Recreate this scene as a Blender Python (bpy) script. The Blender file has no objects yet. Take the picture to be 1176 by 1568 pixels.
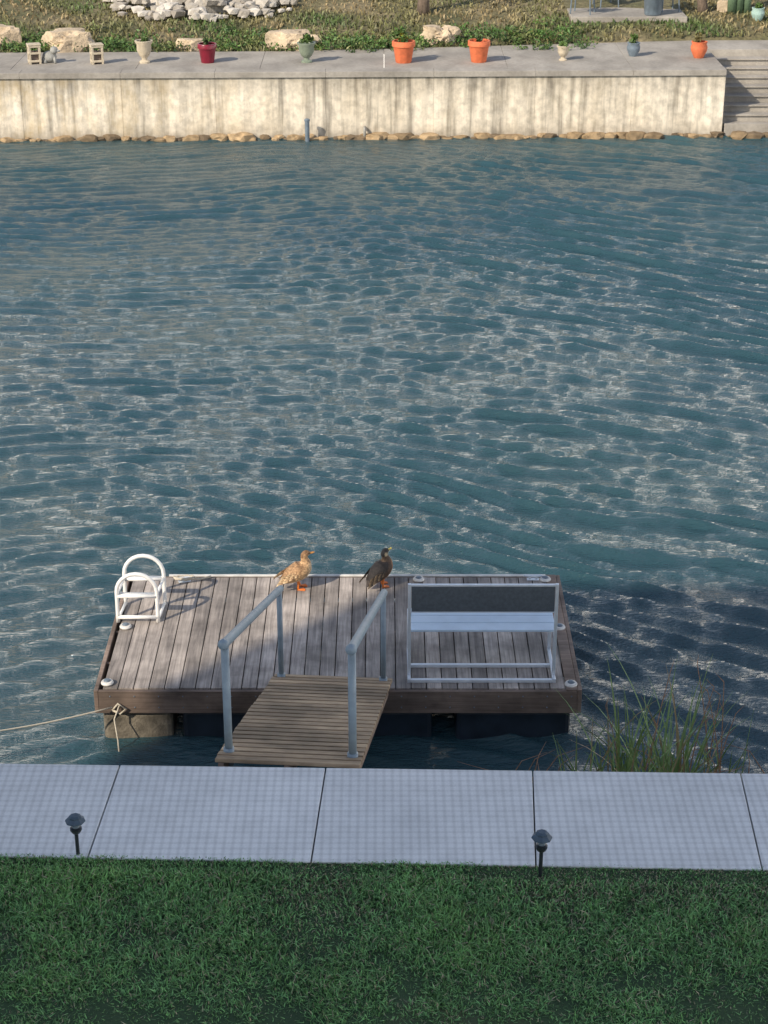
import bpy, math, random
import numpy as np
from mathutils import Vector, Matrix, noise as mn
random.seed(7); rng=np.random.default_rng(7)
scene=bpy.context.scene
R=math.radians
# ------------------------------------------------------------------ helpers
class MB:
    def __init__(s): s.v=[];s.f=[];s.m=[];s.c=[]
    def add(s,vs,fs,mi=0,col=None):
        o=len(s.v); s.v+= [tuple(p) for p in vs]; s.f+=[tuple(i+o for i in f) for f in fs]; s.m+=[mi]*len(fs)
        s.c+=([col]*len(vs) if not isinstance(col,list) else col)
    def box(s,x0,x1,y0,y1,z0,z1,mi=0,M=None):
        vs=[Vector((x,y,z)) for z in(z0,z1) for y in(y0,y1) for x in(x0,x1)]
        if M: vs=[M@p for p in vs]
        s.add(vs,[(0,2,3,1),(4,5,7,6),(0,1,5,4),(2,6,7,3),(0,4,6,2),(1,3,7,5)],mi)
    def prism(s,pts,z0,z1,mi=0):
        n=len(pts); vs=[(p[0],p[1],z0) for p in pts]+[(p[0],p[1],z1) for p in pts]
        fs=[tuple(range(n-1,-1,-1)),tuple(range(n,2*n))]+[(i,(i+1)%n,n+(i+1)%n,n+i) for i in range(n)]
        s.add(vs,fs,mi)
    def tube(s,pts,r,seg=10,mi=0,caps=True,col=None):
        pts=[Vector(p) for p in pts]; n=len(pts)
        if not isinstance(r,(list,tuple)): r=[r]*n
        vs=[];up=None
        for i,p in enumerate(pts):
            t=(pts[min(i+1,n-1)]-pts[max(i-1,0)]).normalized()
            if up is None:
                up=Vector((0,0,1)) if abs(t.z)<.9 else Vector((0,1,0))
            a=t.cross(up).normalized(); b=a.cross(t).normalized(); up=b
            for k in range(seg):
                an=2*math.pi*k/seg; vs.append(p+(a*math.cos(an)+b*math.sin(an))*r[i])
        fs=[(i*seg+k,i*seg+(k+1)%seg,(i+1)*seg+(k+1)%seg,(i+1)*seg+k) for i in range(n-1) for k in range(seg)]
        if caps: fs+=[tuple(range(seg-1,-1,-1)),tuple(range((n-1)*seg,n*seg))]
        s.add(vs,fs,mi,col)
    def lathe(s,prof,c=(0,0,0),seg=24,mi=0,sq=1.0):
        vs=[(c[0]+r*math.cos(2*math.pi*k/seg),c[1]+r*sq*math.sin(2*math.pi*k/seg),c[2]+z) for r,z in prof for k in range(seg)]
        n=len(prof)
        fs=[(i*seg+k,i*seg+(k+1)%seg,(i+1)*seg+(k+1)%seg,(i+1)*seg+k) for i in range(n-1) for k in range(seg)]
        fs+=[tuple(range(seg-1,-1,-1)),tuple(range((n-1)*seg,n*seg))]
        s.add(vs,fs,mi)
    def rock(s,c,sz,mi=0,seed=0,rough=.35,sub=2):
        V,F=ico(sub); o=Vector((seed*3.17,seed*1.3,seed*.7)); vs=[]
        rot=Matrix.Rotation(seed*1.7,3,'Z')
        for p in V:
            d=1+rough*mn.noise(p*1.1+o)*1.3+rough*.5*mn.noise(p*2.7+o)+rough*.3*mn.noise(p*6+o)
            q=p*d; q=Vector((max(-.8,min(.8,q.x)),max(-.8,min(.8,q.y)),max(-.7,min(.75,q.z))))
            q=rot@q; vs.append((c[0]+q.x*sz[0],c[1]+q.y*sz[1],c[2]+q.z*sz[2]))
        s.add(vs,F,mi)
    def sphere(s,c,r,mi=0,sub=2,sc=(1,1,1),col=None):
        V,F=ico(sub); s.add([(c[0]+p.x*r*sc[0],c[1]+p.y*r*sc[1],c[2]+p.z*r*sc[2]) for p in V],F,mi,col)
    def build(s,name,mats,smooth=False,parent=None,bevel=0,auto=None):
        me=bpy.data.meshes.new(name); me.from_pydata(s.v,[],s.f)
        for m in mats: me.materials.append(m)
        me.polygons.foreach_set('material_index',s.m)
        if smooth: me.polygons.foreach_set('use_smooth',[True]*len(me.polygons))
        if any(c is not None for c in s.c):
            at=me.color_attributes.new('Col','FLOAT_COLOR','POINT')
            fl=[]
            for c in s.c: fl+=list(c or (1,1,1))[:3]+[1]
            at.data.foreach_set('color',fl)
        me.update()
        ob=bpy.data.objects.new(name,me); scene.collection.objects.link(ob)
        if parent: ob.parent=parent
        if bevel:
            b=ob.modifiers.new('Bevel','BEVEL'); b.width=bevel; b.segments=2; b.limit_method='ANGLE'; b.angle_limit=R(40)
        return ob
_ic={}
def ico(sub):
    if sub not in _ic:
        import bmesh
        b=bmesh.new(); bmesh.ops.create_icosphere(b,subdivisions=sub,radius=1)
        _ic[sub]=([v.co.copy() for v in b.verts],[tuple(v.index for v in f.verts) for f in b.faces]); b.free()
    return _ic[sub]
def empty(name):
    e=bpy.data.objects.new(name,None); e.empty_display_size=.2; scene.collection.objects.link(e); return e
def npmesh(name,verts,faces_flat,nper,mats,cols=None,smooth=False):
    me=bpy.data.meshes.new(name); n=len(verts); nf=len(faces_flat)//nper
    me.vertices.add(n); me.vertices.foreach_set('co',verts.astype(np.float32).ravel())
    me.loops.add(nf*nper); me.loops.foreach_set('vertex_index',faces_flat.astype(np.int32))
    me.polygons.add(nf); me.polygons.foreach_set('loop_start',np.arange(0,nf*nper,nper,dtype=np.int32))
    me.polygons.foreach_set('loop_total',np.full(nf,nper,dtype=np.int32))
    if smooth: me.polygons.foreach_set('use_smooth',np.ones(nf,dtype=bool))
    for m in mats: me.materials.append(m)
    me.update(calc_edges=True)
    if cols is not None:
        at=me.color_attributes.new('Col','FLOAT_COLOR','POINT')
        c=np.ones((n,4),dtype=np.float32); c[:,:3]=cols; at.data.foreach_set('color',c.ravel())
    me.validate()
    ob=bpy.data.objects.new(name,me); scene.collection.objects.link(ob); return ob

class N:
    def __init__(s,name):
        s.mat=bpy.data.materials.new(name); s.mat.use_nodes=True; s.t=s.mat.node_tree
        s.b=s.t.nodes['Principled BSDF']; s.tc=s.t.nodes.new('ShaderNodeTexCoord')
    def n(s,ty,**k):
        nd=s.t.nodes.new(ty)
        for a,b in k.items(): setattr(nd,a,b)
        return nd
    def l(s,a,b): s.t.links.new(a,b)
    def map(s,sc,rot=(0,0,0)):
        m=s.n('ShaderNodeMapping'); m.inputs['Scale'].default_value=sc; m.inputs['Rotation'].default_value=rot
        s.l(s.tc.outputs['Object'],m.inputs[0]); return m.outputs[0]
    def noise(s,sc,detail=5,m=(1,1,1),rough=.55,rot=(0,0,0),dist=0):
        x=s.n('ShaderNodeTexNoise'); x.inputs['Scale'].default_value=sc; x.inputs['Detail'].default_value=detail
        x.inputs['Roughness'].default_value=rough; x.inputs['Distortion'].default_value=dist
        s.l(s.map(m,rot),x.inputs['Vector']); return x.outputs['Fac']
    def ramp(s,fac,stops):
        r=s.n('ShaderNodeValToRGB'); e=r.color_ramp.elements
        while len(e)<len(stops): e.new(.5)
        for i,(p,c) in enumerate(stops):
            e[i].position=p; e[i].color=(*(c if isinstance(c,(tuple,list)) else (c,c,c)),1)
        s.l(fac,r.inputs[0]); return r.outputs[0]
    def mix(s,a,b,fac,mode='MIX'):
        x=s.n('ShaderNodeMix',data_type='RGBA',blend_type=mode)
        for v,i in((fac,0),(a,6),(b,7)):
            if hasattr(v,'links'): s.l(v,x.inputs[i])
            elif i==0: x.inputs[0].default_value=v
            else: x.inputs[i].default_value=(*v,1)
        return x.outputs[2]
    def math(s,op,a,b=0.,c=None):
        x=s.n('ShaderNodeMath',operation=op)
        for i,v in enumerate((a,b)+((c,) if c is not None else ())):
            if hasattr(v,'links'): s.l(v,x.inputs[i])
            else: x.inputs[i].default_value=v
        return x.outputs[0]
    def bump(s,h,st=.3,d=.01,prev=None):
        b=s.n('ShaderNodeBump'); b.inputs['Strength'].default_value=st; b.inputs['Distance'].default_value=d
        s.l(h,b.inputs['Height'])
        if prev is not None: s.l(prev,b.inputs['Normal'])
        return b.outputs[0]
    def out(s,col,rough=.8,nrm=None,metal=0,spec=None):
        for v,k in((col,'Base Color'),(rough,'Roughness')):
            if hasattr(v,'links'): s.l(v,s.b.inputs[k])
            elif k=='Base Color': s.b.inputs[k].default_value=(*v,1)
            else: s.b.inputs[k].default_value=v
        s.b.inputs['Metallic'].default_value=metal
        if spec is not None: s.b.inputs['Specular IOR Level'].default_value=spec
        if nrm is not None: s.l(nrm,s.b.inputs['Normal'])
        return s.mat
    def island(s):
        return s.n('ShaderNodeNewGeometry').outputs['Random Per Island']
def M_simple(name,c,var=.25,sc=8,rough=.7,bump=.2,bd=.004,metal=0,m=(1,1,1)):
    k=N(name); nz=k.noise(sc,6,m)
    col=k.ramp(nz,[(.3,tuple(x*(1-var) for x in c)),(.7,tuple(min(1,x*(1+var)) for x in c))])
    return k.out(col,rough,k.bump(k.noise(sc*5,4,m),bump,bd),metal)
def M_attr(name,rough=.7,mott=.3,sc=60,trans=0):
    k=N(name); a=k.n('ShaderNodeVertexColor'); a.layer_name='Col'
    nz=k.ramp(k.noise(sc,3),[(.35,1-mott),(.65,1+mott*.6)])
    m=k.out(k.mix(a.outputs[0],nz,1.0,'MULTIPLY'),rough)
    return m
# ------------------------------------------------------------------ materials
def wood(name,c1,c2,axis='Y',hue=.35,rough=.8):
    k=N(name); m=(14,.6,14) if axis=='Y' else (.6,14,14)
    g=k.noise(2.2,8,m,.65,dist=.6)
    base=k.ramp(g,[(.25,c1),(.75,c2)])
    isl=k.ramp(k.island(),[(0,1-hue),(.5,1.0),(1,1+hue*.7)])
    base=k.mix(base,isl,1,'MULTIPLY')
    st=k.ramp(k.noise(1.6,5),[(.35,.58),(.62,1.15)])
    base=k.mix(base,st,1,'MULTIPLY')
    fine=k.ramp(k.noise(5.5,4),[(.36,.72),(.5,1.0)])
    base=k.mix(base,fine,.6,'MULTIPLY')
    return k.out(base,rough,k.bump(g,.5,.004))
m_deck=wood('weathered_deck_wood',(.15,.13,.12),(.56,.49,.43))
m_fascia=wood('dark_fascia_wood',(.13,.09,.07),(.32,.24,.19),'X')
m_ramp=wood('brown_slat_wood',(.22,.15,.09),(.50,.37,.24),'X',.3)
m_float=M_simple('black_float_plastic',(.02,.03,.045),.3,5,.45)
m_floattan=M_simple('weathered_float_foam',(.15,.13,.10),.5,7,.85,.6,.02)
m_rail=M_simple('galvanised_painted_pipe',(.21,.27,.32),.15,10,.4,.1,.001)
m_white=M_simple('white_pipe',(.82,.81,.78),.06,14,.35,.05,.001)
m_trim=M_simple('dull_white_trim',(.62,.60,.56),.25,7,.5,.05,.001)
m_alu=M_simple('aluminium_frame',(.70,.74,.78),.08,10,.32,.05,.001,.35)
m_seat=M_simple('pale_seat_plank',(.54,.66,.78),.06,6,.5,.1,.001)
m_sling=M_simple('dark_backrest',(.075,.09,.105),.2,30,.6,.3,.002)
m_black=M_simple('black_plastic',(.02,.025,.03),.2,20,.35,.05,.001)
m_rope=M_simple('pale_rope',(.5,.45,.36),.2,80,.9,.5,.003)
m_terra=M_simple('terracotta',(.60,.15,.06),.18,9,.75)
m_red=M_simple('glazed_dark_red',(.20,.012,.03),.2,8,.3,.05)
m_cream=M_simple('cream_stone',(.50,.43,.32),.2,9,.8)
m_greeng=M_simple('green_grey_glaze',(.20,.24,.18),.2,9,.5)
m_bluegrey=M_simple('blue_grey_glaze',(.14,.18,.22),.2,9,.4)
m_teal=M_simple('pale_teal_glaze',(.35,.50,.46),.2,9,.4)
m_soil=M_simple('potting_soil',(.05,.035,.025),.3,30,.95)
m_bark=M_simple('tree_bark',(.16,.12,.09),.35,6,.95,.8,.03,0,(3,3,.6))
m_leaf=M_attr('foliage',.6,.25,8)
m_blade=M_attr('grass_blades',.6,.1,2)
m_lime=M_simple('limestone',(.50,.40,.28),.35,2.2,.9,.8,.05)
k=N('white_limestone_rubble'); c_=k.ramp(k.island(),[(0,(.30,.27,.23)),(.4,(.48,.44,.38)),(1,(.62,.58,.52))]); m_limew=k.out(k.mix(c_,k.ramp(k.noise(5,5),[(.3,.7),(.7,1.1)]),1,'MULTIPLY'),.9,k.bump(k.noise(9,5),.7,.03))
def riprap():
    k=N('wet_orange_rock'); c=k.ramp(k.island(),[(0,(.12,.09,.06)),(.5,(.34,.24,.13)),(1,(.46,.33,.19))])
    c=k.mix(c,k.ramp(k.noise(6,6),[(.3,.5),(.7,1.15)]),1,'MULTIPLY'); return k.out(c,.85,k.bump(k.noise(12,5),.7,.02))
m_rip=riprap()
k=N('stained_seawall_concrete')
base=k.ramp(k.noise(.5,6),[(.3,(.66,.585,.465)),(.7,(.82,.74,.61))])
base=k.mix(base,k.ramp(k.noise(2.0,5,(2.2,1,.14),.6),[(.34,.48),(.47,.90),(.60,1.12)]),1,'MULTIPLY')
base=k.mix(base,k.ramp(k.noise(4.5,4,(1.4,1,1.3),.6),[(.35,.74),(.6,1.04)]),1,'MULTIPLY')
sx=k.n('ShaderNodeSeparateXYZ'); k.l(k.tc.outputs['Object'],sx.inputs[0])
rx=k.n('ShaderNodeMapRange'); k.l(sx.outputs[0],rx.inputs[0]); rx.inputs[1].default_value=-9; rx.inputs[2].default_value=-2; rx.inputs[3].default_value=1; rx.inputs[4].default_value=.2
yfac=k.math('MULTIPLY',rx.outputs[0],k.ramp(k.noise(1.0,6,(1.8,1,1.0),.7),[(.43,0),(.66,.65)]))
base=k.mix(base,(.50,.36,.16),yfac)
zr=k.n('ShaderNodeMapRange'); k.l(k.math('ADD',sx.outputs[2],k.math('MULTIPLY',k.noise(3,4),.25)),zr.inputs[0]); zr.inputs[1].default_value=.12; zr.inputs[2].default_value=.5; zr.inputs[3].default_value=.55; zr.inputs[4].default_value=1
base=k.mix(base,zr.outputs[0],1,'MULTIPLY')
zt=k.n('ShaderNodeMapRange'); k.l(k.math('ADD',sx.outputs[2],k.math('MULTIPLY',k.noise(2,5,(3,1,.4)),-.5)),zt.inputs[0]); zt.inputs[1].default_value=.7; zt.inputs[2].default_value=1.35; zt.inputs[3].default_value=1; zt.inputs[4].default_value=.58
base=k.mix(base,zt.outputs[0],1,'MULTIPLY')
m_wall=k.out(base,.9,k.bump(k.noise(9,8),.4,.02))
k=N('walkway_concrete')
base=k.ramp(k.noise(.6,7),[(.3,(.28,.255,.22)),(.7,(.40,.37,.325))])
base=k.mix(base,k.ramp(k.noise(14,4),[(.3,.86),(.7,1.08)]),1,'MULTIPLY')
base=k.mix(base,k.ramp(k.noise(1.8,6,(1,.6,1)),[(.35,.8),(.6,1.06)]),1,'MULTIPLY')
m_walk=k.out(base,.9,k.bump(k.noise(20,5),.3,.01))
k=N('sidewalk_concrete')
base=k.ramp(k.noise(.9,7),[(.3,(.66,.67,.67)),(.7,(.75,.755,.75))])
isl=k.ramp(k.island(),[(0,.94),(1,1.03)])
base=k.mix(base,isl,1,'MULTIPLY')
def lines(k,m,d):
    w=k.n('ShaderNodeTexWave',bands_direction=d); w.inputs['Scale'].default_value=1; w.inputs['Distortion'].default_value=.25
    k.l(k.map(m),w.inputs[0]); return w.outputs['Fac']
lx=lines(k,(4.6,0,0),'X'); ly=lines(k,(0,4.3,0),'Y')
gr=k.math('MULTIPLY',k.ramp(lx,[(.0,.87),(.6,1.02)]),k.ramp(ly,[(.0,.90),(.6,1.02)]))
base=k.mix(base,gr,1,'MULTIPLY')
base=k.mix(base,k.ramp(k.noise(60,4),[(.3,.92),(.7,1.05)]),1,'MULTIPLY')
base=k.mix(base,k.ramp(k.noise(3.5,7,(1,1,1),.7),[(.3,.87),(.6,1.02)]),1,'MULTIPLY')
m_side=k.out(base,.85,k.bump(k.noise(90,4),.25,.003))
m_near=M_simple('near_seawall_concrete',(.30,.29,.26),.25,2,.9,.4,.01)
k=N('lawn_soil')
base=k.ramp(k.noise(1.3,7),[(.35,(.022,.05,.018)),(.6,(.035,.07,.026)),(.75,(.075,.075,.04))])
m_lawn=k.out(base,.95,k.bump(k.noise(40,5),.6,.02))
k=N('bank_grass_ground')
base=k.ramp(k.noise(.7,8,(1,1,1),.65),[(.3,(.055,.075,.025)),(.5,(.14,.125,.06)),(.66,(.26,.21,.12))])
base=k.mix(base,k.ramp(k.noise(9,6),[(.3,.55),(.7,1.35)]),1,'MULTIPLY')
m_bank=k.out(base,.95,k.bump(k.noise(12,6),.8,.05))
# water
k=N('canal_water')
c=k.ramp(k.noise(.12,3),[(.35,(.020,.062,.080)),(.65,(.027,.074,.086))])
b1=k.bump(k.noise(6,5,(1,3.2,1),.65,(0,0,R(20))),1.0,.045)
b2=k.bump(k.noise(20,3,(1,2.4,1),.5,(0,0,R(5))),.5,.010,b1)
m_water=k.out(c,.02,b2); k.b.inputs['IOR'].default_value=1.55
# ------------------------------------------------------------------ world + sun
az=R(43); el=R(34)
L=Vector((math.cos(az)*math.cos(el),math.sin(az)*math.cos(el),-math.sin(el)))
w=bpy.data.worlds.new('World'); scene.world=w; w.use_nodes=True
nt=w.node_tree; bg=nt.nodes['Background']; sk=nt.nodes.new('ShaderNodeTexSky'); sk.sky_type='NISHITA'; sk.sun_disc=False
sk.sun_elevation=el; sk.sun_rotation=math.atan2(-L.x,-L.y)%(2*math.pi); sk.air_density=1.0; sk.dust_density=1.0; sk.ozone_density=2.0
def wn(ty,**kk):
    x=nt.nodes.new(ty)
    for a,b in kk.items(): setattr(x,a,b)
    return x
lk=nt.links.new
def wmath(op,a,b):
    x=wn('ShaderNodeMath',operation=op)
    for i,v in enumerate((a,b)):
        if hasattr(v,'links'): lk(v,x.inputs[i])
        else: x.inputs[i].default_value=v
    return x.outputs[0]
def wramp(f,st):
    r=wn('ShaderNodeValToRGB'); e=r.color_ramp.elements
    while len(e)<len(st): e.new(.5)
    for i,(p,v) in enumerate(st): e[i].position=p; e[i].color=(v,v,v,1)
    lk(f,r.inputs[0]); return r.outputs[0]
tc=wn('ShaderNodeTexCoord'); mp=wn('ShaderNodeMapping'); mp.inputs['Scale'].default_value=(1,1,3.2); lk(tc.outputs['Generated'],mp.inputs[0])
nz=wn('ShaderNodeTexNoise'); nz.inputs['Scale'].default_value=2.6; nz.inputs['Detail'].default_value=7; nz.inputs['Roughness'].default_value=.6; lk(mp.outputs[0],nz.inputs[0])
dt=wn('ShaderNodeVectorMath',operation='DOT_PRODUCT'); lk(tc.outputs['Generated'],dt.inputs[0]); dt.inputs[1].default_value=(.85,.4,.0)
sz=wn('ShaderNodeSeparateXYZ'); lk(tc.outputs['Generated'],sz.inputs[0])
cl=wramp(wmath('ADD',wmath('MULTIPLY',dt.outputs['Value'],.22),nz.outputs['Fac']),[(.48,0.1),(.62,1)])  # unseen bright clouds, added mostly at right to put glints on the water
low=wramp(sz.outputs[2],[(.0,1.),(.11,1.),(.21,.14),(.6,.05)])
fac=wmath('MULTIPLY',cl,low)
mx=wn('ShaderNodeMix',data_type='RGBA'); lk(fac,mx.inputs[0]); lk(sk.outputs[0],mx.inputs[6]); mx.inputs[7].default_value=(32.,29.5,26.,1)
lk(mx.outputs[2],bg.inputs[0]); bg.inputs[1].default_value=.15
sun=bpy.data.lights.new('sun','SUN'); sun.energy=5.0; sun.angle=R(.55); sun.color=(1,.88,.71)
so=bpy.data.objects.new('sun',sun); scene.collection.objects.link(so); so.rotation_euler=L.to_track_quat('-Z','Y').to_euler(); so.location=(-20,-20,30)
scene.view_settings.view_transform='Standard'; scene.view_settings.look='None'; scene.view_settings.exposure=0
# camera
cd=bpy.data.cameras.new('camera'); cam=bpy.data.objects.new('camera',cd); scene.collection.objects.link(cam); scene.camera=cam
cd.sensor_fit='VERTICAL'; cd.sensor_height=24; cd.lens=42.857; cd.clip_end=2000; cd.clip_start=.05
cam.location=(0,0,10); cam.rotation_euler=(R(90-24.29),0,0)
# ------------------------------------------------------------------ water
def axis_pts(a0,a1,step,far):
    core=np.arange(a0,a1+1e-6,step)
    ext=[];p=a1;s=step
    while p<far[1]: s*=1.35; p+=s; ext.append(p)
    lo=[];p=a0;s=step
    while p>far[0]: s*=1.35; p-=s; lo.append(p)
    return np.array(lo[::-1]+list(core)+ext)
xs=axis_pts(-12.5,12.5,.045,(-400,400))
ys=np.concatenate([np.array([12.3]),np.arange(12.9,45.0,.038),np.array([45.6])])
X,Y=np.meshgrid(xs,ys); Z=np.zeros_like(X); DX=np.zeros_like(X); DY=np.zeros_like(X)
wr=1/(1+np.exp(-(X+1.0-.10*(Y-25))/2.2))   # wind ripples swing from left to right
env=.85+.28*np.sin(X*.31+Y*.17+1)*np.sin(Y*.23-X*.12)+.25*np.sin(X*.9-Y*.4)*np.sin(Y*.7+X*.3)+.03*np.clip(X,-5,12)
XW=X+.30*np.sin(Y*.55+X*.2)+.12*np.sin(Y*1.3-X*.7); YW=Y+.26*np.sin(X*.6+.3*Y)+.09*np.sin(X*1.5+Y*.5)
for i in range(100):
    lam=float(np.exp(rng.uniform(np.log(.16),np.log(.55))))
    if i%14==0: lam=rng.uniform(.7,1.3)
    grp=i%4
    th=rng.normal(R([60,98,62,80][grp]),R([6,7,8,14][grp]))
    wt=[.15+1.15*wr,1.30-1.1*wr,.15+1.0*wr,.55][grp]
    kk=2*np.pi/lam; slope=.045*rng.uniform(.5,1.3)*(1.15 if .25<lam<.5 else .8)
    A=slope/kk*wt; p=kk*(XW*np.cos(th)+YW*np.sin(th))+rng.uniform(0,6.28)
    Z+=A*np.sin(p); c=np.cos(p)*A; DX+=c*np.cos(th); DY+=c*np.sin(th)
att=np.clip((13.3-np.abs(X))/1.0,0,1)*env
Z*=att; X2=X+DX*att*.6; Y2=Y+DY*att*.6
nx,ny=len(xs),len(ys)
V=np.stack([X2.ravel(),Y2.ravel(),Z.ravel()],1)
ii=(np.arange(ny-1)[:,None]*nx+np.arange(nx-1)[None,:]).ravel()
F=np.stack([ii,ii+1,ii+1+nx,ii+nx],1).ravel()
npmesh('water',V,F,4,[m_water],smooth=True)
# ------------------------------------------------------------------ far bank
def wy(x): return 44.3+.026*x
mb=MB()
jo=[-60,-52,-44,-36,-28,-22,-16,-12.9,-10.4,-8.7,-6.3,-4.05,-1.4,1.2,3.65,6.0,8.25]
for a,b in zip(jo[:-1],jo[1:]):
    mb.prism([(a+.004,wy(a)),(b-.004,wy(b)),(b-.004,wy(b)+.35),(a+.004,wy(a)+.35)],-1.5,1.46)
mb.prism([(-60,wy(-60)+.008),(8.23,wy(8.23)+.008),(8.23,wy(8.23)+.33),(-60,wy(-60)+.33)],-1.5,1.45)
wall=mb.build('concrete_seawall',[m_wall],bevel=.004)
mb=MB()
for a,b in zip(jo[:-1],jo[1:]):
    mb.prism([(a+.002,wy(a)-.05),(b-.002,wy(b)-.05),(b-.002,wy(b)+.42),(a+.002,wy(a)+.42)],1.464,1.60)
back=lambda x: wy(x)+2.75+max(0,(x+2))*.13
seg=[-60,-40,-20,-12,-9,-6,-3,0,3,6,8.25]
for a,b in zip(seg[:-1],seg[1:]):
    mb.prism([(a+.003,wy(a)+.43),(b-.003,wy(b)+.43),(b-.003,back(b)),(a+.003,back(a))],1.2,1.592)
mb.prism([(8.26,wy(8.26)+2.7),(40,wy(40)+2.7),(40,back(9)+1),(8.26,back(8.26))],1.2,1.592)
mb.build('walkway',[m_walk],bevel=.008)
mb=MB()
for i in range(8):
    d0=wy(9)+2.7-.33*(i+1); z1=1.592-.165*(i+1)
    mb.box(8.30,40,d0,d0+.36,-1.5,z1-.04)
    mb.box(8.30,40,d0-.05,d0+.325,z1-.038,z1)
mb.box(8.30,40,wy(9)-.05,wy(9)+.0,-1.5,.30)
mb.build('concrete_steps',[m_walk],bevel=.008)
def tz(x,y):
    d=max(0,y-(wy(x)+3)); 
    z=1.56+.11*min(d,12)+.02*max(0,min(d-12,60))
    return z+.07*mn.noise(Vector((x*.5,y*.5,0)))*min(1,d*1.5)
gx=sorted(set([-500,-250,-120,-80,-60,-40,-30,-24,-20]+[i*.5 for i in range(-36,37)]+[20,24,30,40,60,80,120,250,500]))
gy=[.0]+[i*.4 for i in range(1,40)]+[18,22,28,36,50,80,150,300,600]
vs=[];fs=[]
for j,d in enumerate(gy):
    for x in gx:
        y0=wy(max(-60,min(60,x)))+2.55+ (max(0,min(x,12)+2)*.13 if x<8.2 else 1.3)
        y=y0+d; vs.append((x,y,tz(x,y) if d>0 else 1.50))
n=len(gx)
for j in range(len(gy)-1):
    for i in range(n-1): fs.append((j*n+i,j*n+i+1,(j+1)*n+i+1,(j+1)*n+i))
mb=MB(); mb.add(vs,fs); mb.build('grass_bank',[m_bank],smooth=True)
def blades(name,P,h,wd,cols,mat,lean=.5):
    n=len(P); a=rng.uniform(0,2*np.pi,n); la=rng.uniform(0,2*np.pi,n); le=rng.uniform(.1,lean,n)*h
    dx=np.cos(a)*wd/2; dy=np.sin(a)*wd/2; lx=np.cos(la)*le; ly=np.sin(la)*le
    V=np.zeros((n,5,3)); 
    V[:,0]=P+np.stack([-dx,-dy,0*dx],1); V[:,1]=P+np.stack([dx,dy,0*dx],1)
    mid=P+np.stack([lx*.35,ly*.35,h*.6],1)
    V[:,2]=mid+np.stack([dx,dy,0*dx],1)*.8; V[:,3]=mid-np.stack([dx,dy,0*dx],1)*.8
    V[:,4]=P+np.stack([lx,ly,h*(1-.25*le/h)],1)
    b=np.arange(n)*5
    F=np.stack([b,b+1,b+2, b,b+2,b+3, b+3,b+2,b+4],1).ravel()
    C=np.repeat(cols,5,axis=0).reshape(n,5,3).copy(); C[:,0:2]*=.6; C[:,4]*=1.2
    return npmesh(name,V.reshape(-1,3),F,3,[mat],C.reshape(-1,3))
def vn(P,s,o=0): return np.array([mn.noise(Vector((p[0]*s+o,p[1]*s,o))) for p in P])
n=24000
px=rng.uniform(-12,12,n); pd=rng.uniform(.05,7.5,n)
P=np.array([(x,back(min(x,8.25))+d-.05,0) for x,d in zip(px,pd)]); P[:,2]=[tz(p[0],p[1])-.02 for p in P]
v=vn(P,.55); keep=((v>-.25)|(rng.random(n)<.4))&~((P[:,0]>4.95)&(P[:,0]<8.15)&(P[:,1]>49.85)); P=P[keep];v=v[keep];n=len(P)
near=np.clip(1.6-(P[:,1]-48)*.45,0,1)
t=rng.random(n)[:,None]; g=np.clip(v*1.2+.25+near*.35,0,1)[:,None]
cols=(np.array([.30,.23,.12])*(1-g)+np.array([.09,.14,.04])*g)*(.6+.8*t)
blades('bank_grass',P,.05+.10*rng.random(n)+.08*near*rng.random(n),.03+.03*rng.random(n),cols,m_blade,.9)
def leafmass(name,centers,mat,per,leaf,cols,parent=None):
    C=[];K=[]
    for (c,r,col) in centers:
        m=int(per*(r[0]*r[1]*r[2])**(2/3)/.04)+14
        u=rng.normal(size=(m,3)); u/=np.linalg.norm(u,axis=1)[:,None]; u*=(rng.random(m)**.45)[:,None]
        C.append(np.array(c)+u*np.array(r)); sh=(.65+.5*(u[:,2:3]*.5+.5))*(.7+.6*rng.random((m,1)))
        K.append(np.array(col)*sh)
    P=np.concatenate(C);K=np.concatenate(K);n=len(P)
    a=rng.normal(size=(n,3)); a/=np.linalg.norm(a,axis=1)[:,None]; b=np.cross(a,rng.normal(size=(n,3))); b/=np.linalg.norm(b,axis=1)[:,None]
    l=leaf*rng.uniform(.6,1.4,n)[:,None]
    V=np.stack([P-a*l,P+b*l*.45,P+a*l,P-b*l*.45],1).reshape(-1,3)
    ob=npmesh(name,V,np.arange(n*4),4,[mat],np.repeat(K,4,axis=0))
    if parent: ob.parent=parent
    return ob
cs=[]
for i in range(300):
    x=rng.uniform(-10.5,5.3); y=back(x)+abs(rng.normal(.25,.55))
    if rng.random()<.35: x=rng.choice([-8.9,-6.4,-3.6,-.8,.4,4.1])+rng.normal(0,.6)
    r=rng.uniform(.10,.27); z=tz(x,y)
    col=[(.07,.15,.03),(.10,.18,.04),(.06,.12,.03),(.16,.19,.06)][rng.integers(4)]
    cs.append(((x,y,z+r*.5),(r*1.3,r,r*.75),col))
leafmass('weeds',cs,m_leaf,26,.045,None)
for i,(x,d,w_,h_) in enumerate([(-9.75,3.6,.48,.42),(-8.0,3.15,.68,.42),(-4.85,3.05,.40,.24),(-2.30,3.1,.64,.38),(1.45,3.6,.48,.36),(9.4,6.6,.3,.25)]):
    mb=MB(); y=wy(x)+d; mb.rock((x,y,tz(x,y)+h_*.45),(w_,w_*.7,h_),0,i+3,.55,4); mb.build('boulder',[m_lime])
mb=MB()
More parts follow.
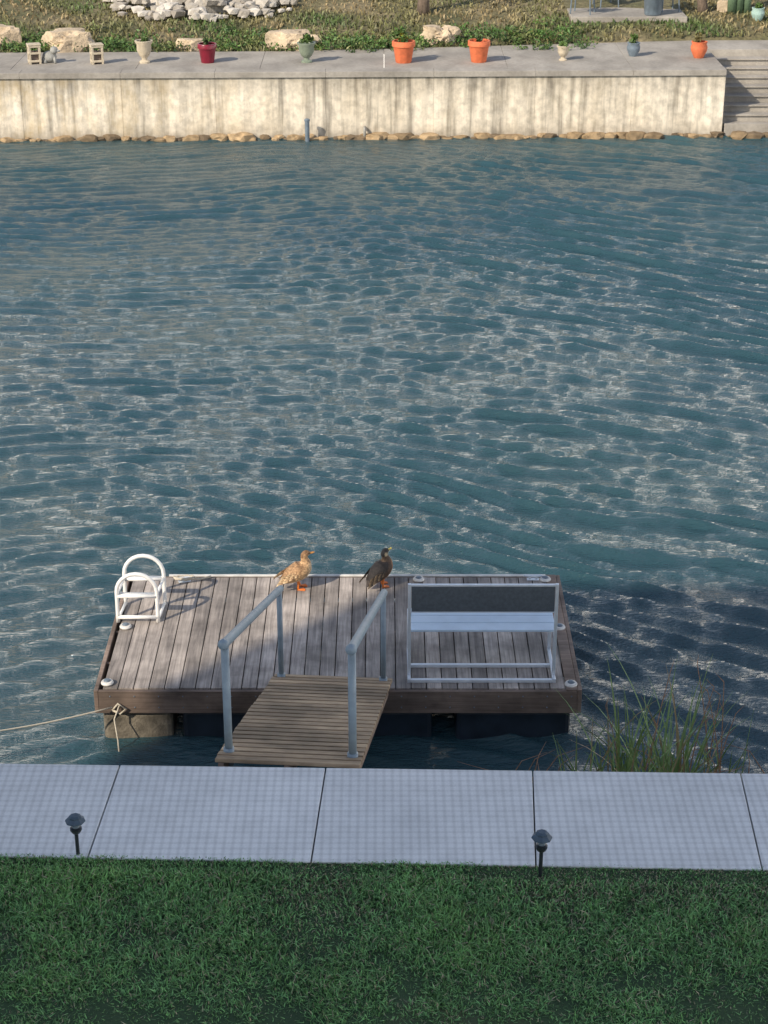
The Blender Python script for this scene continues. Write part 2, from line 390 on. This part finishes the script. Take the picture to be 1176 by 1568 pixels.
for i in range(520):
    a=rng.uniform(0,6.28); r=rng.random()**.6; x=-5.0+math.cos(a)*r*2.7; y=51.8+math.sin(a)*r*2.1
    s=rng.uniform(.06,.20); z=tz(x,y)+1.0*(1-r)**.8*rng.uniform(.6,1)+s*.3
    mb.rock((x,y,z),(s*1.2,s,s*.8),0,i,.6,1)
mb.rock((-5,51.9,1.9),(2.2,1.7,.95),0,5,.3,3)
mb.build('rubble_pile',[m_limew])
mb=MB()
x=-13.
while x<12:
    s=abs(rng.normal(.07,.06))+.04
    mb.rock((x,wy(x)-rng.uniform(.02,.16)-(.06 if x>8.2 else 0),rng.uniform(-.04,.04)),(s*1.35,s,s*.75),0,int(x*37)%91,.5,2)
    x+=s*rng.uniform(.6,2.4)
mb.build('riprap_rocks',[m_rip])
def plant_leaves(name,c,r,h,col,par,n=90,leaf=.06,col2=None):
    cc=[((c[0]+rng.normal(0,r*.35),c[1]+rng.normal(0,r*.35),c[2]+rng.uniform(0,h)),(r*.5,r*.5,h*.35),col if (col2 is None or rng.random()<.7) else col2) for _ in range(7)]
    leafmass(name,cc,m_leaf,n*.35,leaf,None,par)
def pot(name,x,d,w_,h_,mat,kind='taper',plant=None):
    y=wy(x)+d; e=empty(name); e.location=(x,y,1.592); mb=MB(); r=w_/2
    if kind=='taper': prof=[(r*.66,0),(r*.70,.02),(r*.90,h_*.72),(r*.92,h_*.74),(r*1.02,h_*.76),(r*1.02,h_*.97),(r*.98,h_),(r*.86,h_),(r*.84,h_*.86)]
    elif kind=='urn': prof=[(r*.62,0),(r*.62,h_*.07),(r*.34,h_*.14),(r*.32,h_*.22),(r*.6,h_*.34),(r*.86,h_*.58),(r*.84,h_*.82),(r*1.05,h_*.94),(r*1.05,h_),(r*.85,h_),(r*.8,h_*.9)]
    else: prof=[(r*.55,0),(r*.6,.02),(r*.95,h_*.45),(r*1.0,h_*.65),(r*.86,h_*.86),(r*.95,h_*.95),(r*.95,h_),(r*.8,h_),(r*.76,h_*.9)]
    mb.lathe(prof); ob=mb.build('pot_body',[mat],smooth=True,parent=e); 
    es=ob.modifiers.new('es','EDGE_SPLIT'); es.split_angle=R(50)
    mb=MB(); mb.lathe([(r*.80,h_*.84),(r*.4,h_*.88),(.01,h_*.89)]); mb.build('soil',[m_soil],parent=e)
    if plant: plant_leaves('plant',(0,0,h_*.95),plant[0],plant[1],plant[2],e,col2=plant[3] if len(plant)>3 else None)
    return e
G1=(.08,.14,.03)
pot('cream_urn_planter',-5.87,1.28,.42,.54,m_cream,'urn',(.10,.10,G1))
pot('red_ceramic_pot',-4.33,1.28,.46,.46,m_red,'taper',(.12,.12,(.06,.10,.03)))
pot('green_urn_planter',-1.90,1.25,.44,.48,m_greeng,'urn',(.13,.24,G1))
pot('terracotta_pot',.48,1.18,.56,.52,m_terra,'taper',(.24,.36,(.08,.15,.03),(.30,.26,.03)))
pot('terracotta_pot',2.33,1.20,.54,.52,m_terra,'taper',(.08,.10,(.06,.10,.03)))
pot('cream_urn_planter',4.42,1.35,.32,.36,m_cream,'urn',(.10,.12,G1))
pot('blue_grey_pot',6.22,1.85,.34,.34,m_bluegrey,'round',(.14,.18,G1))
pot('terracotta_pot',7.82,1.6,.42,.40,m_terra,'round',(.13,.24,(.16,.14,.05)))
def stool(x,d):
    y=wy(x)+d; mb=MB(); e=empty('wooden_crate_stand'); e.location=(x,y,1.592); e.rotation_euler=(0,0,R(20))
    for sx_ in(-.12,.12):
        for sy in(-.1,.1): mb.box(sx_-.025,sx_+.025,sy-.025,sy+.025,0,.44)
    for z in(.05,.24,.40): 
        mb.box(-.15,.15,-.13,-.10,z,z+.05); mb.box(-.15,.15,.10,.13,z,z+.05)
        mb.box(-.15,-.12,-.098,.098,z,z+.05); mb.box(.12,.15,-.098,.098,z,z+.05)
    mb.box(-.16,.16,-.14,.14,.452,.48)
    mb.build('frame',[m_cream],parent=e,bevel=.005)
    mb=MB(); mb.box(-.09,.09,-.07,.07,.02,.30); mb.build('brown_box',[m_fascia],parent=e,bevel=.01)
stool(-8.55,1.25); stool(-7.02,1.2)
mb=MB(); yy=wy(-8.2)+1.35
mb.sphere((-8.2,yy,1.74),.16,sc=(1.15,.8,.9)); mb.sphere((-8.07,yy-.04,1.9),.10); mb.sphere((-8.3,yy,1.66),.1); mb.tube([(-8.05,yy-.1,1.595),(-8.07,yy-.06,1.75)],.035); mb.tube([(-8.3,yy-.1,1.595),(-8.28,yy-.05,1.7)],.045)
mb.sphere((-7.98,yy-.06,1.885),.05,sc=(1.3,.8,.7)); mb.build('stone_garden_figurine',[M_simple('grey_stone',(.30,.30,.28),.2,9,.8)],smooth=True)
PYF=49.9
mb=MB(); mb.box(5.0,8.1,PYF,58,1.5,tz(6.5,PYF)+.12); mb.build('patio',[m_walk],bevel=.02)
pz=tz(6.5,PYF)+.12
def chair(x,y,rz):
    mb=MB(); e=empty('patio_chair'); e.location=(x,y,pz); e.rotation_euler=(0,0,rz)
    for sx_ in(-.25,.25):
        for sy in(-.22,.22): mb.tube([(sx_*1.1,sy*1.1,0),(sx_,sy,.43)],.02,8)
        mb.tube([(sx_,.2,.43),(sx_,.32,.9)],.02,8); mb.box(sx_-.03,sx_+.03,-.25,.25,.62,.65)
        mb.tube([(sx_,-.22,.43),(sx_,-.24,.62)],.018,8)
    mb.box(-.26,.26,-.26,.24,.42,.455)
    for i in range(5): mb.box(-.22+.09*i,-.16+.09*i,.24,.262,.46,.9)
    mb.box(-.27,.27,.264,.29,.88,.95); mb.build('chair_frame',[m_bluegrey],parent=e,bevel=.004)
chair(5.35,50.5,R(160)); chair(6.1,51.6,R(200)); chair(7.7,50.9,R(100))
mb=MB(); mb.lathe([(.20,0),(.22,.03),(.26,.55),(.29,.57),(.29,.62),(.24,.62),(.22,.5)],(7.2,50.2,pz)); mb.build('blue_bin',[m_bluegrey],smooth=True)
pot('teal_ceramic_pot',10.0,5.5,.36,.34,m_teal,'round',(.1,.1,G1)).location.z=tz(10,50.)+.02
m_cac=M_simple('cactus_skin',(.10,.16,.09),.25,10)
mb=MB()
for dx,h_ in((0,1.3),(.22,.8),(-.2,1.0)): 
    x0=9.65+dx; y0=51+dx*.3; z0=tz(x0,y0)
    mb.tube([(x0,y0,z0-.1),(x0,y0,z0+h_*.5),(x0,y0,z0+h_*.9),(x0,y0,z0+h_)],[.11,.13,.11,.03],12)
mb.build('cactus',[m_cac],smooth=True)
def tree(x,y,h,seed,lean=0):
    rr=random.Random(seed); e=empty('tree'); e.location=(x,y,tz(x,y)-.1); mb=MB(); cl=[]
    def br(p,d,l,r,lev):
        pts=[p];rad=[r];q=p.copy();dd=d.copy()
        for i in range(4):
            dd=(dd+Vector((rr.uniform(-.2,.2),rr.uniform(-.2,.2),rr.uniform(-.03,.15)))).normalized(); q=q+dd*l/4; pts.append(q.copy()); rad.append(r*(1-.13*(i+1)))
        mb.tube(pts,rad,8)
        if lev>=2: cl.append((tuple(q),(l*.55,l*.55,l*.42),(.07+.03*rr.random(),.10+.03*rr.random(),.035)))
        if lev<3:
            for i in range(3 if lev else 4):
                a=rr.uniform(0,6.28); nd=(dd*.7+Vector((math.cos(a),math.sin(a),rr.uniform(.0,.5)))*.75).normalized()
                br(pts[rr.choice([2,3,4])] if i else q,nd,l*.68,rad[-1]*.8,lev+1)
    br(Vector((0,0,0)),Vector((lean,0,1)),h*.34,h*.03,0)
    mb.build('trunk_and_limbs',[m_bark],smooth=True,parent=e)
    leafmass('crown',cl,m_leaf,5,.10,None,e)
tree(1.05,50.6,6.0,3,.15); tree(-12,66,8,5); tree(8.7,51.0,5.2,8); tree(14,68,8,13)
mb=MB(); mb.tube([(-1.85,43.95,-.8),(-1.85,43.95,.50)],.055,12); mb.lathe([(.07,.48),(.07,.52),(.03,.54)],(-1.85,43.95,0)); mb.build('mooring_post',[m_bluegrey],smooth=False)
mb=MB(); mb.tube([(-.47,44.3,.26),(-.47,44.18,.26),(-.47,44.14,.22),(-.47,44.14,.02)],.035,10); mb.build('drain_pipe',[M_simple('grey_pipe',(.3,.29,.26),.2,9,.6)],smooth=True)
# ------------------------------------------------------------------ near bank
fe=lambda x:12.825-.0245*x
ne=lambda x:11.505-.030*x
mb=MB()
for kx in range(-18,19):
    a=-.479+1.698*kx; b=a+1.698; a2=a-.073; b2=b-.073; g=.006
    mb.prism([(a2+g,ne(a2)),(b2-g,ne(b2)),(b-g,fe(b)),(a+g,fe(a))],1.78,1.90)
mb.build('sidewalk',[m_side],bevel=.005)
mb=MB(); mb.prism([(-60,fe(-60)-1.9),(60,fe(60)-1.9),(60,fe(60)-.05),(-60,fe(-60)-.05)],-1.5,1.775); mb.build('near_seawall',[m_near])
mb=MB(); mb.add([(-500,-500,1.80),(500,-500,1.80),(500,8,1.80),(60,ne(60)+.02,1.885),(-60,ne(-60)+.02,1.885),(-500,8,1.80)],[(0,1,2,3,4,5)]); mb.build('lawn',[m_lawn])
def lawnpts(n,x0,x1,y0):
    x=rng.uniform(x0,x1,n); u=rng.random(n); y=y0+(ne(x)-y0+.02)*u; return np.stack([x,y,np.full(n,1.80+.08)],1)
P=np.concatenate([lawnpts(130000,-4.0,4.0,9.2),lawnpts(25000,-8,-4.0,8),lawnpts(25000,4.0,8,8)])
P[:,2]=1.80+.085*np.clip((P[:,1]-8)/(ne(P[:,0])-8),0,1)-.004
v=vn(P[:, :2],1.1); v2=vn(P[:, :2],4.0,5)
h=.045+.035*rng.random(len(P))+.025*np.clip(v+v2,-.5,1)
edge=np.clip((ne(P[:,0])-P[:,1])/.25,.45,1); h*=edge
dead=((v+v2*.7)<-.20)&(rng.random(len(P))<.55)
t=rng.random(len(P))[:,None]
cols=np.array([.15,.33,.11])*(.45+1.1*t**1.5)+np.clip(v,0,1)[:,None]*np.array([.05,.09,.01])
brown=rng.random(len(P))<.10; cols[brown|dead]=np.array([.36,.32,.21])*(.6+.6*t[brown|dead]); h[dead]*=.55
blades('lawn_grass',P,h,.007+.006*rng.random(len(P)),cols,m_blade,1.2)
m_cap=M_simple('slate_cap',(.045,.075,.11),.2,20,.6)
def path_light(x,y,h):
    e=empty('path_light'); e.location=(x,y,1.87); mb=MB()
    mb.tube([(0,0,-.05),(0,0,h*.60)],.015,10); mb.lathe([(.016,h*.56),(.034,h*.60),(.046,h*.66),(.046,h*.70),(.025,h*.72)],seg=12)
    mb.build('stake',[m_black],smooth=False,parent=e)
    mb=MB(); mb.lathe([(.024,h*.70),(.026,h*.72),(.030,h*.86)],seg=16); mb.build('lens',[m_bluegrey],parent=e,smooth=True)
    mb=MB(); mb.lathe([(.035,h*.86),(.072,h*.85),(.078,h*.86),(.076,h*.885),(.050,h*.94),(.048,h*.97),(.030,h)],seg=8); mb.build('cap',[m_cap],parent=e)
path_light(-2.33,11.62,.38); path_light(1.17,11.36,.41)
# ------------------------------------------------------------------ gangway
e=empty('gangway_ramp')
A=Vector((-.808,12.93,1.86)); B=Vector((-.52,16.5,.665)); ax=(B-A).normalized(); side=Vector((ax.y,-ax.x,0)).normalized(); upv=side.cross(ax).normalized()
Lr=(B-A).length; Mx=Matrix.Translation(A)@Matrix((( side.x,ax.x,upv.x,0),(side.y,ax.y,upv.y,0),(side.z,ax.z,upv.z,0),(0,0,0,1)))
W=.60; mb=MB()
ns=24
for i in range(ns):
    y0=Lr*i/ns; mb.box(-W-.01+rng.normal(0,.004),W+.01,y0+.012,y0+Lr/ns-.030,.0,.034,M=Mx)
mb.build('ramp_slats',[m_ramp],parent=e,bevel=.004)
mb=MB()
for sx_ in(-W+.03,-.02,W-.07): mb.box(sx_,sx_+.045,.0,Lr,-.14,-.002,M=Mx)
mb.build('ramp_joists',[m_fascia],parent=e)
mb=MB(); hr=1.08
for s_ in(-1,1):
    xo=s_*(W-.075)
    f_=.32; g_=Lr-.12
    pn=Mx@Vector((xo,f_,-.10)); pf=Mx@Vector((xo,g_,-.05))
    tn=Vector((pn.x,pn.y,(Mx@Vector((0,f_,0))).z+hr)); tf=Vector((pf.x,pf.y,(Mx@Vector((0,g_,0))).z+hr-.05))
    mb.tube([pn,tn],.034,14); mb.tube([pf,tf],.028,14)
    d=(tf-tn).normalized(); mb.tube([tn-d*.05,tn+d*.02,tf,tf+d*.10],[.045,.04,.038,.036],14)
    mb.sphere(tuple(tn-d*.05),.05); mb.sphere(tuple(tf+d*.1),.038)
    mb.tube([pn+Vector((0,0,.10)),pn+Vector((0,0,.18))],.046,14); mb.tube([pf+Vector((0,0,.05)),pf+Vector((0,0,.12))],.042,14)
mb.build('handrails',[m_rail],parent=e,smooth=True)
# ------------------------------------------------------------------ dock
e=empty('floating_dock'); X0,X1,Y0,Y1,ZD=-2.94,1.99,16.40,19.02,.60
mb=MB(); npk=30; pw=(X1-.12-X0-.04)/npk
for i in range(npk):
    a=X0+.04+i*pw; dz=rng.normal(0,.0015); mb.box(a+.005,a+pw-.005,Y0+.02+rng.normal(0,.003),Y1-.03,ZD-.032+dz,ZD+dz)
mb.build('deck_planks',[m_deck],parent=e,bevel=.004)
mb=MB()
mb.box(X0,X1,Y0-.03,Y0+.015,ZD-.27,ZD-.012); mb.box(X0,X1,Y1-.028,Y1+.02,ZD-.27,ZD-.012)
mb.box(X0-.045,X0-.002,Y0-.03,Y1+.02,ZD-.27,ZD-.006); mb.box(X1+.002,X1+.045,Y0-.03,Y1+.02,ZD-.27,ZD+.006)
mb.box(X1-.115,X1-.002,Y0-.028,Y1+.018,ZD-.011,ZD+.012)
for yj in(17.0,17.7,18.4): mb.box(X0,X1,yj,yj+.04,ZD-.2,ZD-.034)
mb.build('frame_boards',[m_fascia],parent=e,bevel=.005)
mb=MB()
for i in range(20):
    x=X0+.12+i*.25
    for z in(ZD-.07,ZD-.20): mb.sphere((x,Y0-.031,z),.009,sub=1)
mb.build('fascia_bolts',[m_bluegrey],parent=e)
mb=MB(); mb.box(X0+.45,X1-.12,Y1-.024,Y1+.018,ZD+.003,ZD+.018); mb.build('edge_strip',[m_trim],parent=e,bevel=.004)
mb=MB(); mb.box(X0+.02,X0+.74,Y0+.03,Y1-.05,-.25,ZD-.29); mb.build('left_float',[m_floattan],parent=e,bevel=.05)
mb=MB()
for a,b in((-2.1,-.9),(-.6,.5),(.75,1.94)): mb.box(a,b,Y0+.06,Y1-.05,-.25,ZD-.29)
mb.build('floats',[m_float],parent=e,bevel=.05)
for x,y in((-2.86,16.50),(-2.83,17.74),(.40,18.90),(1.86,18.90),(1.92,17.72),(1.93,16.47)):
    d=empty('dock_light'); d.location=(x,y,ZD+.012); d.scale=(.85,.85,.9); mb=MB()
    mb.lathe([(.075,0),(.078,.012),(.066,.03),(.045,.034)]); mb.build('rim',[m_trim],parent=d,smooth=False)
    mb=MB(); mb.lathe([(.045,.030),(.04,.045),(.02,.052),(.004,.053)]); mb.build('dome',[m_bluegrey],parent=d,smooth=True)
e=empty('dock_ladder'); mb=MB()
def hoop(xa,xb,y,h,lean=0):
    r=(xb-xa)/2; cx=(xa+xb)/2; pts=[(xa,y,ZD)]
    for z in(.1,.2,.3): pts.append((xa,y+lean*z,ZD+z))
    zc=h-r
    for k_ in range(0,13):
        a=math.pi*(1-k_/12); pts.append((cx+r*math.cos(a),y+lean*zc,ZD+zc+r*math.sin(a)))
    for z in(.3,.2,.1,0): pts.append((xb,y+lean*z,ZD+z))
    mb.tube(pts,.022,12)
hoop(-2.93,-2.49,17.88,.58,.05); hoop(-2.90,-2.46,18.30,.60,.05)
mb.tube([(-2.93,17.88,ZD+.06),(-2.49,17.88,ZD+.06)],.022,10)
mb.box(-2.92,-2.5,17.87,17.96,ZD+.30,ZD+.325)
mb.box(-2.89,-2.47,18.29,18.37,ZD+.30,ZD+.325)
for xx in(-2.93,-2.49):
    mb.tube([(xx,17.89,ZD+.33),(xx+.03,18.31,ZD+.33)],.017,10); mb.tube([(xx,17.88,ZD+.03),(xx+.03,18.30,ZD+.03)],.017,10)
mb.build('ladder_frame',[m_white],parent=e,smooth=True)
e=empty('bench'); bx0,bx1,by=.26,1.76,16.62
mb=MB(); s=.017
for xx in(bx0,bx1):
    mb.box(xx-s,xx+s,by-s,by+s,ZD+.05,ZD+1.10); mb.box(xx-s,xx+s,by+.56,by+.60,ZD+.05,ZD+.47)
    mb.box(xx-s,xx+s,by-.10,by+.62,ZD+.002,ZD+.048); mb.box(xx-s+.001,xx+s-.001,by+.022,by+.60,ZD+.475,ZD+.51)
for yy,z in((by-.08,.004),(by+.24,.004)): mb.box(bx0+s+.001,bx1-s-.001,yy-.02,yy+.02,ZD+z,ZD+z+.035)
mb.box(bx0+s+.001,bx1-s-.001,by-.016,by+.016,ZD+1.073,ZD+1.096)
mb.box(bx0+s+.001,bx1-s-.001,by-.016,by+.016,ZD+.775,ZD+.785)
mb.build('bench_frame',[m_alu],parent=e,bevel=.004)
mb=MB(); mb.box(bx0+.022,bx1-.022,by-.010,by+.012,ZD+.787,ZD+1.071); mb.build('backrest',[m_sling],parent=e)
mb=MB()
for i in range(3): mb.box(bx0-.01,bx1+.01,by+.06+i*.165,by+.06+i*.165+.158,ZD+.513,ZD+.54)
mb.build('seat_planks',[m_seat],parent=e,bevel=.006)
def cleat(x,y,rz):
    c=empty('dock_cleat'); c.location=(x,y,ZD+.002); c.rotation_euler=(0,0,rz); mb=MB()
    mb.tube([(-.11,0,.05),(-.05,0,.045),(.05,0,.045),(.11,0,.05)],[.010,.016,.016,.010],10); mb.box(-.05,-.025,-.015,.015,0,.045); mb.box(.025,.05,-.015,.015,0,.045); mb.box(-.07,.07,-.03,.03,-.001,.008)
    mb.build('cleat_body',[m_alu],parent=c,bevel=.003)
cleat(-2.30,18.88,R(15)); cleat(1.72,18.93,0)
mb=MB(); pts=[]
for i in range(26): a=i*.75; pts.append((-2.30+.13*math.cos(a)*(1-i*.012),18.87+.04*math.sin(a),ZD+.055+.012*math.sin(i*2)))
pts+=[(-2.12,18.9,ZD+.02),(-2.0,18.96,ZD+.03)]
mb.tube(pts,.012,6)
c0=Vector((-2.80,16.34,.42)); c1=Vector((-6.5,14.6,1.2)); pts=[]
for i in range(25): t=i/24; p=c0.lerp(c1,t); p.z-=1.0*t*(1-t); pts.append(p)
mb.tube(pts,.008,6)
mb.tube([(-2.72,16.35,.45),(-2.78,16.30,.30),(-2.74,16.2,.1),(-2.70,16.0,-.15)],.008,6)
mb.tube([(-2.80,16.35,.38),(-2.74,16.34,.46),(-2.66,16.34,.40),(-2.72,16.34,.34),(-2.80,16.35,.38)],.012,6)
mb.build('mooring_rope',[m_rope],smooth=True)
# ------------------------------------------------------------------ ducks
def cr(P,n):
    P=np.array(P,float); out=[]
    Q=np.vstack([2*P[0]-P[1],P,2*P[-1]-P[-2]])
    for i in range(1,len(Q)-2):
        for j in range(n):
            t=j/n; out.append(.5*((2*Q[i])+(-Q[i-1]+Q[i+1])*t+(2*Q[i-1]-5*Q[i]+4*Q[i+1]-Q[i+2])*t*t+(-Q[i-1]+3*Q[i]-3*Q[i+1]+Q[i+2])*t**3))
    out.append(Q[-2]); return np.array(out)
m_feather=M_attr('duck_feathers',.75,.45,55); m_orange=M_simple('orange_duck_leg',(.75,.20,.03),.15,30,.5)
def duck(x,y,rz,pal,sc=1.0,pitch=0.):
    e=empty('duck'); e.location=(x,y,ZD); e.rotation_euler=(0,0,rz); e.scale=(sc,sc,sc)
    S=[(-.215,0,.118,.012,.005),(-.185,0,.132,.036,.016),(-.145,0,.148,.062,.042),(-.095,0,.166,.086,.070),(-.04,0,.184,.103,.090),(.02,0,.200,.106,.097),(.07,0,.222,.092,.090),(.098,0,.258,.064,.066),(.104,0,.290,.042,.046),(.104,0,.316,.034,.037),(.110,.002,.344,.036,.038),(.132,.006,.360,.036,.035),(.156,.012,.357,.026,.025),(.170,.016,.350,.015,.014),(.190,.02,.344,.015,.009),(.212,.024,.340,.0145,.006),(.222,.027,.339,.006,.003)]
    T=cr(S,4); vs=[];cl=[];seg=20;nT=len(T)
    Mp=Matrix.Translation((0,0,.16))@Matrix.Rotation(-pitch,4,'Y')@Matrix.Translation((0,0,-.16))
    for i,q in enumerate(T):
        t=T[min(i+1,nT-1)][:3]-T[max(i-1,0)][:3]; t=Vector(t).normalized(); sd=Vector((-t.y,t.x,0)); 
        sd=Vector((0,1,0)) if sd.length<.01 or abs(t.z)>.5 else sd.normalized()
        up=t.cross(sd).normalized(); 
        if up.z<0 and abs(t.z)<.95: up=-up
        if i and up.dot(pu)<0: up=-up
        pu=up
        hd=q[2]>.330 and q[0]<.168; bill=q[0]>=.168
        for k_ in range(seg):
            a=2*math.pi*k_/seg; c=Vector(q[:3])+sd*math.cos(a)*max(q[3],.002)+up*math.sin(a)*max(q[4],.002)
            vs.append(Mp@c); s_=math.sin(a)
            if bill: col=pal['bill']
            elif hd:
                col=pal['head']
                if s_>.45: col=pal['crown']
                if abs(s_-.12)<.22 and q[0]>.12: col=pal['crown']
            elif q[2]>.27: col=pal['neck']
            elif q[0]<-.16: col=pal['tail']
            else:
                col=pal['back'] if s_>.1 else (pal['side'] if s_>-.5 else pal['belly'])
            n_=mn.noise(Vector((c.x*70,c.y*70,c.z*70)))
            f_=1+.6*n_
            cl.append(tuple(v_*f_ for v_ in col))
    fs=[(i*seg+k_,i*seg+(k_+1)%seg,(i+1)*seg+(k_+1)%seg,(i+1)*seg+k_) for i in range(nT-1) for k_ in range(seg)]
    fs+=[tuple(range(seg-1,-1,-1)),tuple(range((nT-1)*seg,nT*seg))]
    mb=MB(); mb.add(vs,fs,0,cl); mb.build('body',[m_feather],smooth=True,parent=e)
    mb=MB()
    for s_ in(-1,1):
        for r_ in range(4):
            for j in range(7):
                u=j/6; bx=.055-.045*r_-.018*j*.6; z=.248-.028*r_*.6-.024*u*2.0+.006*r_; yy=s_*(.080+.024*u+.002*r_-.022*(r_==3)-.008*(r_==2))
                ln=.055+.018*r_; wd=.017
                col=pal['wing'] if (j+r_)%2 else pal['wing2']
                tip=(bx-ln,yy*.90,z-.012-.010*r_*.5)
                pts=[(bx,yy-s_*.004,z),(bx-ln*.4,yy+s_*.006,z+wd*.6),(bx-ln*.4,yy+s_*.012,z-wd*.6),(bx-ln*.85,yy*.96,z-.008+wd*.5),(bx-ln*.85,yy*.99,z-.012-wd*.4),tip]
                pts=[tuple(Mp@Vector(p)) for p in pts]
                mb.add(pts,[(0,2,1),(1,2,4,3),(3,4,5)],0,[col,col,col,pal['edge'],pal['edge'],pal['edge']])
        mb.add([tuple(Mp@Vector(p)) for p in [(-.05,s_*.084,.225),(-.05,s_*.104,.185),(-.14,s_*.062,.190),(-.14,s_*.076,.158),(-.215,s_*.022,.150)]],[(0,1,3,2),(2,3,4)],0,[pal['wing'],pal['wing'],pal['tail'],pal['wing2'],pal['wing2']])
    mb.build('wings',[m_feather],parent=e)
    mb=MB()
    for s_ in(-1,1): mb.sphere(tuple(Mp@Vector((.140,.009+s_*.032,.366))),.006)
    mb.build('eyes',[m_black],parent=e,smooth=True)
    mb=MB()
    for s_ in(-1,1):
        ox=.02*s_
        mb.tube([(-.005,s_*.042,.135),(.0+ox*.5,s_*.042,.07),(.012+ox,s_*.042,.012)],[.022,.010,.008],10)
        yy=s_*.042; h_=(.008+ox,yy,.012); t1=(.075+ox,yy+.032,.004);t2=(.085+ox,yy,.004);t3=(.075+ox,yy-.032,.004)
        mb.add([h_,t3,t2,t1,(h_[0]-.01,h_[1],.002),(t3[0],t3[1],.001),(t2[0],t2[1],.001),(t1[0],t1[1],.001)],[(0,1,2),(0,2,3),(4,6,5),(4,7,6),(0,4,5,1),(1,5,6,2),(2,6,7,3),(3,7,4,0)],0)
        for tt in(t1,t2,t3): mb.tube([h_,(tt[0],tt[1],.006)],[.007,.003],6)
    mb.build('legs_and_feet',[m_orange],parent=e)
hen=dict(bill=(.55,.24,.06),head=(.46,.28,.14),crown=(.24,.13,.06),neck=(.50,.31,.16),tail=(.56,.44,.28),back=(.34,.20,.10),side=(.52,.33,.17),belly=(.6,.44,.27),wing=(.30,.17,.09),wing2=(.56,.38,.21),edge=(.68,.52,.32))
dk=dict(bill=(.62,.48,.10),head=(.50,.40,.25),crown=(.02,.02,.02),neck=(.10,.065,.04),tail=(.05,.04,.035),back=(.025,.02,.018),side=(.08,.045,.028),belly=(.26,.13,.06),wing=(.018,.016,.015),wing2=(.06,.04,.03),edge=(.30,.22,.14))
duck(-.98,18.70,R(15),hen,1.12,R(12)); duck(-.03,18.76,R(35),dk,1.08,R(20))
# ------------------------------------------------------------------ reeds
def ribbon(mb,p,h,lean,az_,w_,col,droop=.4):
    pts=[];n=9;d=Vector((math.cos(az_),math.sin(az_),0)); s_=Vector((-d.y,d.x,0)) if random.random()<.3 else Vector((1,0,0))
    for i in range(n):
        t=i/(n-1); q=Vector(p)+d*lean*h*(t**2)+Vector((0,0,h*(t-droop*lean*t**3)))
        ww=w_*(1-t**2.2)*.5+.0008; pts+= [q-s_*ww,q+s_*ww]
    mb.add(pts,[(2*i,2*i+1,2*i+3,2*i+2) for i in range(n-1)],0,col)
mb=MB(); random.seed(21)
for cx,cy,n_,hh in((1.9,14.7,20,1.4),(2.2,14.9,26,1.6),(2.62,14.5,50,1.85),(2.45,15.0,32,1.65),(2.75,14.7,38,1.95),(3.2,14.9,16,1.3),(1.15,14.4,6,.95),(-2.75,13.6,7,1.35)):
    for i in range(n_):
        t=random.random(); col=(.19+.08*t,.31+.06*t,.11+.02*t) if random.random()<.76 else (.40,.30,.17)
        ribbon(mb,(cx+random.gauss(0,.11),cy+random.gauss(0,.15),-.1),hh*random.uniform(.5,1.08),random.uniform(.05,.55),random.uniform(0,6.28),random.uniform(.013,.028),col)
mb.build('reeds',[m_leaf])
mb=MB()
for i in range(9):
    x=random.uniform(2.9,3.35) if i<6 else random.uniform(2.2,2.7); y=random.uniform(14.5,15.2); h_=random.uniform(1.3,1.95); pts=[];a=random.uniform(0,6.28)
    for j in range(7): t=j/6; pts.append((x+.22*t*t*math.cos(a),y+.1*t*t,h_*t-.1))
    mb.tube(pts,[.008*(1-.7*j/6)+.001 for j in range(7)],5)
    for j in (4,5,6): 
        mb.tube([pts[j],(pts[j][0]+random.uniform(-.12,.12),pts[j][1],pts[j][2]+.1)],[.004,.001],4)
for i in range(30):
    x=random.choice([1.2,1.5,2.3,2.8,3.1,3.5])+random.gauss(0,.2); y=random.uniform(14.0,14.8); a=random.uniform(-.6,3.6); l=random.uniform(.3,.8)
    mb.tube([(x,y,.5),(x+l*.4*math.cos(a),y,.75+l*.15),(x+l*math.cos(a),y+.1,.82+l*.25*abs(math.sin(a)))],[.006,.004,.001],4)
mb.build('dry_stems',[M_simple('dry_red_stem',(.30,.17,.10),.3,20,.8)])
# ------------------------------------------------------------------ building behind the viewpoint (its corner shades the near bank)
e=empty('apartment_building'); m_st=M_simple('pale_stucco',(.70,.68,.64),.08,3,.9)
bxa,bxb,bya,byb,bz=-21.3,-6.5,-14,-1.2,20.6
mb=MB(); mb.box(bxa,bxb,bya,byb,1.5,bz); mb.build('walls',[m_st],parent=e)
mb=MB()
for f_ in range(6):
    for j in range(4):
        xx=bxa+1.4+j*3.5
        mb.box(xx,xx+2.0,byb+.003,byb+.03,2.6+f_*2.95,4.5+f_*2.95)
k=N('window_glass'); mg=k.out((.05,.07,.09),.08); mb.build('windows',[mg],parent=e)
mb=MB(); mb.box(bxa-.1,bxb+.1,bya-.1,byb+.1,bz+.002,bz+.25); mb.build('roof_parapet',[m_near],parent=e)
